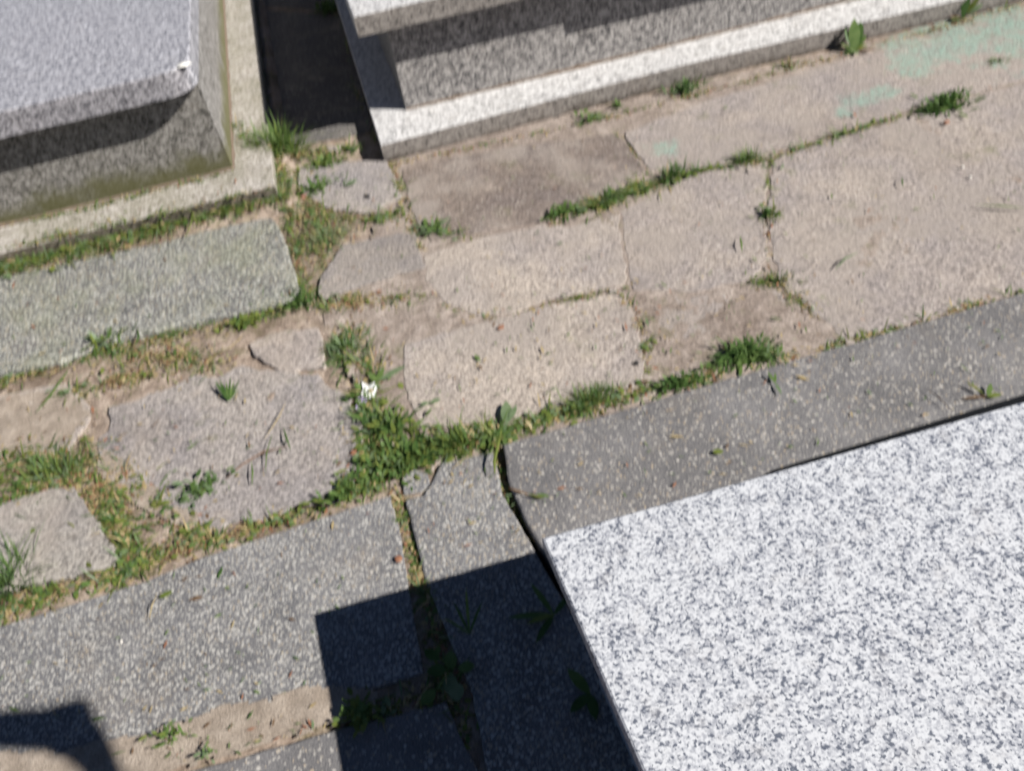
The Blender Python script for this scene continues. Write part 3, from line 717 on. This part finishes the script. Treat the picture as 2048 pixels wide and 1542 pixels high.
tuft(1360, 770, 'low leafy clump on kerb edge left of the feathery weed', 90, (.012, .026), (.005, .01), .05, (0, 1, 1), .7, .5, flat=.4, ang=-.0, **LF)
tuft(1180, 802, 'fine grass clump lying along the edge of the dark kerb', 220, (.02, .05), (.0014, .0026), .07, (0, 0, 1, 4), .6, .8, flat=.4)
tuft(815, 922, 'dense dark green weed clump above the shaded kerb top', 300, (.016, .035), (.006, .011), .07, (0, 0, 1, 1, 2), .9, .5, flat=.6, **LF)
tuft(780, 862, 'leafy green weed between the two flags below the white scrap', 110, (.02, .045), (.006, .011), .05, (0, 0, 2, 1), .8, .6, flat=.9, **LF)
tuft(920, 895, 'upright grass beside the corner of the dark kerb', 110, (.03, .075), (.002, .004), .055, (0, 0, 2), 1.0, .7, flat=.35, ang=.1)
tuft(690, 700, 'grey green spreading weed above the white scrap', 110, (.03, .06), (.003, .006), .055, (3, 3, 0, 1), .5, .9)
tuft(725, 790, 'dark green rosette half under the white scrap', 20, (.02, .04), (.008, .013), .03, (1, 0), .4, .6, **LF)
tuft(20, 1170, 'tall grass tuft at the left edge above the large terrazzo slab', 130, (.05, .11), (.002, .0035), .05, (0, 0, 1, 3), 1.1, .8)
tuft(110, 945, 'wide grass clump at the left edge between the broken flags', 180, (.02, .06), (.002, .004), .09, (0, 0, 2, 3), .6, .8, flat=.5)
tuft(215, 690, 'weed with upright leaves at lower edge of the pale greenish slab', 50, (.02, .055), (.006, .011), .045, (0, 2, 3), .9, .6, flat=.5, **LF)
tuft(600, 605, 'dark leafy weed at the lower right corner of the pale greenish slab', 80, (.012, .03), (.006, .011), .035, (1, 1, 0), .8, .5, **LF)
tuft(490, 648, 'yellow green seedling patch under the pale greenish slab', 60, (.012, .028), (.007, .012), .04, (2, 0, 2), .6, .5, flat=.5, **LF)
tuft(400, 985, 'small trailing weed lying on the broken flag at left', 60, (.012, .03), (.006, .012), .05, (1, 0, 3), .5, .6, flat=.5, ang=.4, **LF)
tuft(690, 985, 'low weed clump at lower right corner of the broken grey flag', 100, (.012, .03), (.005, .01), .055, (0, 0, 2, 1), .7, .5, flat=.4, ang=.3, **LF)
tuft(340, 1472, 'bright green sprig on edge of the sand strip at lower left', 22, (.010, .022), (.004, .007), .026, (0, 0, 2), .6, .5, flat=.6, z=.016, **LF)
tuft(415, 1512, 'small green sprig lying on the sand strip at bottom', 10, (.008, .018), (.004, .007), .014, (0, 3), .5, .5, z=.016, **LF)
tuft(720, 1428, 'weed at edge of the shaded square next to the sand strip', 50, (.012, .028), (.006, .01), .025, (0, 2), .6, .5, z=.014, **LF)
tuft(650, 330, 'short leafy weeds in front of the dark gap between two graves', 110, (.015, .035), (.006, .011), .06, (0, 0, 2), .8, .5, flat=.5, ang=.1, **LF)
tuft(640, 380, 'small broad leaved weed left of the two small grey flags', 40, (.02, .04), (.008, .014), .04, (0, 0, 1), .6, .5, **LF)
tuft(660, 22, 'dark leafy weed in the shaded gap at top of the photo', 60, (.03, .06), (.012, .022), .05, (0, 1), .9, .5, **LF)
tuft(1995, 125, 'pale green sprig on bare path below the green paint at right', 40, (.015, .03), (.003, .006), .03, (3, 3, 0), .5, .6, flat=.6)
tuft(650, 480, 'soft grey green grass lying over the smaller grey flag', 150, (.03, .07), (.0014, .0026), .08, (3, 3, 0), .35, .7, flat=.6, ang=.7)

# -- plants whose leaves show one by one
def leaf_mesh(P, p, d, L, w, m, droop=.5): P.blade(p, d, L, w, droop, m, 6, 'leaf', 1.0)
def leafy_plant(name, u, v, label, leaves, cat='weed', z=0.0, grp=WG):
    c = at(u, v, z); e = empty(name, c, label, cat, grp)
    for (ang, upv, L, w, m, dr, off) in leaves:
        P = Plants(G); d = Vector((math.cos(ang), math.sin(ang), upv))
        st = c + Vector((math.cos(ang), math.sin(ang), 0)) * off
        st.z = c.z + 0.004 + off * upv * .5
        leaf_mesh(P, st, d, L, w, m, dr)
        P.build('leaf', e)
    return e
leafy_plant('weed', 1708, 105, 'dark upright weed with one tall leaf against the plinth at upper right', [(1.2, 1.7, .12, .042, 0, .5, 0), (.9, 1.3, .11, .038, 1, .7, .012), (1.7, 1.5, .08, .03, 1, .5, .01), (.5, 1.0, .07, .028, 0, .7, .01), (2.4, .9, .06, .02, 0, .6, 0), (.2, .5, .06, .02, 2, .6, 0), (4.4, .6, .045, .02, 3, .6, 0), (3.4, .4, .05, .018, 1, .4, 0), (5.6, .4, .05, .018, 7, .4, .02)])
leafy_plant('weed', 1925, 40, 'tall dark weed with bright leaf tip at the top right corner', [(1.0, 2.0, .13, .03, 1, .3, 0), (.5, 1.2, .12, .04, 2, .4, .02), (3.2, .5, .06, .022, 1, .5, 0), (2.6, .5, .05, .02, 7, .5, 0), (.1, .8, .07, .026, 3, .5, .02)])
leafy_plant('fallen_leaf', 1015, 850, 'large pale green leaf with stem at the corner of the dark kerb', [(1.35, .06, .075, .03, 3, .05, 0), (.9, .15, .05, .016, 3, .1, .01)], 'leaf', .012, None)
leafy_plant('fallen_leaf', 755, 765, 'long pale green lobed leaf lying right above the white scrap', [(.25, .15, .085, .022, 3, .12, 0), (1.0, .3, .045, .018, 0, .3, 0), (2.0, .3, .04, .016, 0, .3, 0)], 'leaf', .010, None)
leafy_plant('fallen_leaf', 860, 808, 'pair of pale small leaves lying on sandy flag above the kerb corner', [(.1, .1, .03, .015, 3, .1, 0), (2.9, .1, .025, .013, 3, .1, 0)], 'leaf', .008, None)
leafy_plant('fallen_leaf', 1425, 905, 'single pale green leaf lying on the dark kerb near the white slab', [(-.4, .05, .024, .015, 2, .05, 0)], 'leaf', .026, None)
leafy_plant('fallen_leaf', 320, 1196, 'single light green leaf on the large terrazzo slab', [(.1, .05, .03, .014, 2, .05, 0)], 'leaf', .014, None)
leafy_plant('fallen_leaf', 690, 372, 'pale green leaf lying on upper small grey flag', [(.2, .1, .05, .024, 3, .1, 0), (1.2, .3, .05, .004, 1, .1, .02)], 'leaf', .012, None)
leafy_plant('weed', 905, 1340, 'shaded ivy like weed with heart shaped leaves in the kerb joint', [(1.5, .3, .036, .026, 0, .3, .0), (-.3, .4, .034, .024, 0, .3, .012), (3.0, .3, .038, .026, 1, .3, .01), (4.4, .3, .04, .028, 3, .3, .012), (-1.6, .35, .042, .03, 3, .3, .03), (2.3, .5, .034, .022, 1, .3, .03), (3.8, .2, .038, .026, 0, .3, .05)], z=.016)
leafy_plant('weed', 1108, 1232, 'shaded long leaved weed at foot of the white granite slab', [(2.9, .3, .09, .014, 0, .4, 0), (1.9, .5, .08, .012, 0, .4, 0), (3.9, .3, .07, .014, 1, .4, 0), (.5, .5, .05, .012, 1, .4, 0), (3.3, .6, .06, .012, 2, .5, 0)], z=.014)
leafy_plant('weed', 1180, 1390, 'deeply shaded weed low against the side of the white slab', [(2.0, .5, .06, .022, 0, .4, 0), (3.6, .3, .05, .02, 1, .4, 0), (4.6, .3, .05, .02, 1, .4, 0)], z=.014)
leafy_plant('weed', 940, 1270, 'thin shaded grass clump in the joint beside the shaded kerb', [(1.3, 1.2, .09, .006, 0, .4, 0), (1.8, 1.0, .07, .006, 1, .4, 0), (.7, 1.1, .07, .006, 1, .4, 0), (2.4, .8, .06, .006, 0, .5, 0)], z=.012)
leafy_plant('weed', 1975, 795, 'small weed sprig lying on dark kerb by the right edge', [(.8, .15, .04, .012, 0, .1, 0), (1.9, .15, .045, .008, 4, .1, .01), (2.9, .1, .06, .006, 7, .1, .0), (-.2, .1, .03, .014, 2, .1, 0)], z=.026)
leafy_plant('weed', 1550, 768, 'three bladed green sprig lying on the dark kerb below the feathery weed', [(1.6, .2, .035, .008, 0, .1, 0), (1.1, .2, .03, .007, 0, .1, 0), (4.6, .1, .04, .008, 3, .1, 0)], z=.026)
leafy_plant('weed', 1040, 985, 'brown stalked green sprig lying across the left end of the dark kerb', [(-.75, .06, .06, .006, 7, .05, -.03), (-.72, .08, .04, .007, 4, .1, .02), (-.6, .1, .03, .009, 0, .1, .04)], z=.026)

leafy_plant('grass_tuft', 459, 804, 'small dark fan of cut grass lying on top of the broken grey flag', [(1.05, .25, .07, .007, 1, .2, 0), (1.25, .3, .06, .006, 0, .2, .003), (1.4, .35, .075, .006, 1, .2, 0), (1.6, .3, .065, .006, 0, .2, .002), (1.8, .3, .08, .007, 1, .2, 0), (1.95, .25, .085, .009, 1, .15, 0), (1.5, .2, .05, .005, 5, .2, .01), (.85, .2, .045, .006, 0, .2, 0)], 'grass tuft', .008, None)
# -- blades, straws and twigs lying about
def lying(name, pts, w, mat, label, cat, z=0.01):
    P = [at(u, v, z) for u, v in pts]; V = []; Fc = []
    for i, p in enumerate(P):
        a = P[max(0, i - 1)]; b = P[min(len(P) - 1, i + 1)]; d = (b - a).normalized(); s = Vector((-d.y, d.x, 0))
        t = i / (len(P) - 1); ww = w * (1 - 0.75 * abs(2 * t - 1) ** 2.5)
        lift = 0.004 + 0.006 * math.sin(math.pi * t)
        for k in range(4):
            ang = k * math.pi / 2; V.append(p + s * math.cos(ang) * ww / 2 + Vector((0, 0, lift + math.sin(ang) * ww * (.5 if name == 'twig' else .15))))
    for i in range(len(P) - 1):
        for k in range(4): Fc.append((i * 4 + k, i * 4 + (k + 1) % 4, i * 4 + 4 + (k + 1) % 4, i * 4 + 4 + k))
    Fc += [(0, 1, 2, 3), tuple(len(V) - 4 + k for k in (3, 2, 1, 0))]
    return tag(link(name, V, Fc, M[mat], None, P[0]), label, cat)
lying('twig', ((452, 960), (490, 932), (530, 908), (575, 896)), .0055, 'twig', 'thin reddish brown twig on the broken grey flag', 'twig')
lying('straw', ((530, 880), (548, 858), (562, 835), (572, 808)), .004, 'straw', 'single pale dry straw on the broken grey flag', 'straw')
lying('straw', ((430, 712), (462, 700), (480, 684), (487, 672)), .005, 'straw', 'curved dry straw beside the small pale stone patch', 'straw')
lying('cut_grass', ((74, 826), (100, 800), (125, 765), (138, 742)), .010, 'green', 'long green blade lying over sand at the left edge', 'cut grass')
lying('cut_grass', ((505, 972), (508, 950), (504, 925)), .005, 'green', 'short green blade hanging below the brown twig', 'cut grass')
lying('cut_grass', ((568, 858), (575, 880), (582, 900)), .006, 'dark_green', 'dark green blade at the right end of the brown twig', 'cut grass')
lying('cut_grass', ((532, 945), (536, 910), (545, 872)), .004, 'green', 'thin green blade crossing the brown twig', 'cut grass')
lying('cut_grass', ((340, 440), (345, 410), (335, 375)), .006, 'lime', 'pale stem hanging over front of the left plinth', 'cut grass', .05)
lying('cut_grass', ((370, 480), (385, 450), (388, 410)), .006, 'lime', 'second pale stem lying from the left plinth on to the slab', 'cut grass', .04)
lying('cut_grass', ((990, 950), (990, 925), (998, 890), (1003, 862)), .008, 'lime', 'pale grass blade bridging the dark gap at the kerb corner', 'cut grass', .03)
lying('cut_grass', ((300, 1240), (308, 1215), (316, 1190)), .004, 'straw', 'thin pale straw on the large terrazzo slab', 'straw', .014)
lying('cut_grass', ((1670, 540), (1690, 522), (1715, 508)), .008, 'grey_green', 'pale green cut blade on the large right flag', 'cut grass')
lying('cut_grass', ((1484, 505), (1482, 490), (1480, 475)), .007, 'green', 'short green blade left of the crack in the path', 'cut grass')
lying('twig', ((1850, 778), (1875, 800), (1905, 826)), .003, 'twig', 'fine brown stalk on the dark kerb near the black strip', 'twig', .026)
lying('cut_grass', ((1805, 376), (1803, 366), (1802, 358)), .006, 'dark_green', 'tiny dark blade alone on the large right flag', 'cut grass')
lying('cut_grass', ((270, 695), (280, 680), (276, 660)), .008, 'dark_green', 'dark blade on lower edge of the pale greenish slab', 'cut grass', .022)
lying('cut_grass', ((2048, 418), (2000, 417), (1950, 412)), .008, 'green', 'long thin blade at right edge of the large flag', 'cut grass')

# -- litter
def petal():
    c = at(737, 795, 0.03); e = empty('paper_scrap', c, 'crumpled white scrap with lilac corner in the weeds beside the broken grey flag', 'paper scrap')
    def patch(name, uvz, mat):
        V = [at(u, v, 0.0) + Vector((0, 0, z)) for u, v, z in uvz]; n = len(V)
        cc = sum(V, Vector()) / n + Vector((.002, .001, -.003)); V.append(cc)
        V2 = [v - Vector((0, 0, .0015)) for v in V[:n]]
        F = [(i, (i + 1) % n, n) for i in range(n)] + [(n + 1 + i, n + 1 + (i + 1) % n, (i + 1) % n, i) for i in range(n)] + [tuple(range(2 * n, n, -1))]
        link(name, V + V2, F, M[mat], e)
    patch('white_sheet', ((724, 798, .012), (728, 782, .014), (727, 774, .020), (739, 779, .013), (753, 775, .021), (757, 784, .015), (750, 800, .012), (736, 803, .010)), 'white_scrap')
    patch('lilac_corner', ((712, 820, .005), (719, 800, .010), (727, 797, .0125), (738, 804, .0105), (728, 813, .006)), 'lilac_scrap')
petal()
def bit(name, u, v, sx, sy, rot, h, mat, label, cat, z=0.008):
    c = at(u, v, z); n = 8; V = []; Fc = []
    for hh, k in ((0, 1), (h * .6, 1.0), (h, .55)):
        for i in range(n):
            a = i / n * 6.283; q = Vector((math.cos(a) * sx * k * (.8 + .4 * noise.noise((a, sx * 90, 1))), math.sin(a) * sy * k * (.8 + .5 * noise.noise((a, sy * 90, 5))), 0))
            q.rotate(Matrix.Rotation(rot, 3, 'Z')); V.append(c + q + Vector((0, 0, hh)))
    for j in range(2):
        for i in range(n): Fc.append((j * n + i, j * n + (i + 1) % n, (j + 1) * n + (i + 1) % n, (j + 1) * n + i))
    Fc.append(tuple(range(2 * n, 3 * n)))
    return tag(link(name, V, Fc, M[mat], None, c), label, cat)
bit('fragment', 735, 394, .014, .007, -.6, .008, 'black_bit', 'black fragment on the upper small grey flag', 'fragment')
bit('fragment', 813, 402, .006, .011, 0, .008, 'black_bit', 'black fragment left of the dark flagstone', 'fragment', .0)
bit('fragment', 1272, 730, .009, .008, 0, .012, 'black_bit', 'round black fragment between the sandy flag and the kerb', 'fragment', .0)
bit('fragment', 1002, 655, .013, .009, .3, .004, 'rust', 'orange dry leaf scrap on the sandy flag', 'dry leaf')
bit('fragment', 797, 1118, .010, .011, .8, .004, 'rust', 'orange dry leaf scrap at right edge of the large terrazzo slab', 'dry leaf', .014)
bit('fragment', 708, 905, .012, .010, .4, .005, 'rust', 'orange scrap among the weeds under the white scrap', 'dry leaf', .004)
bit('fragment', 1893, 245, .014, .010, .2, .006, 'rust', 'reddish dry leaf under the broad dark weed clump at right', 'dry leaf', .010)
bit('fragment', 665, 1008, .03, .004, .1, .005, 'black_bit', 'dark sliver at the lower right of the broken grey flag', 'fragment', .006)
bit('pebble', 583, 388, .012, .006, 0, .006, 'pebble', 'small white chip beside the left grave corner', 'pebble', .0)
bit('pebble', 1925, 335, .008, .006, 0, .004, 'pebble', 'upper pale chip on the large right flag', 'pebble')
bit('pebble', 1940, 355, .007, .006, 0, .004, 'pebble', 'lower pale chip on the large right flag', 'pebble')
bit('pebble', 243, 1283, .004, .006, 0, .003, 'pebble', 'bright white speck on the large terrazzo slab', 'pebble', .012)
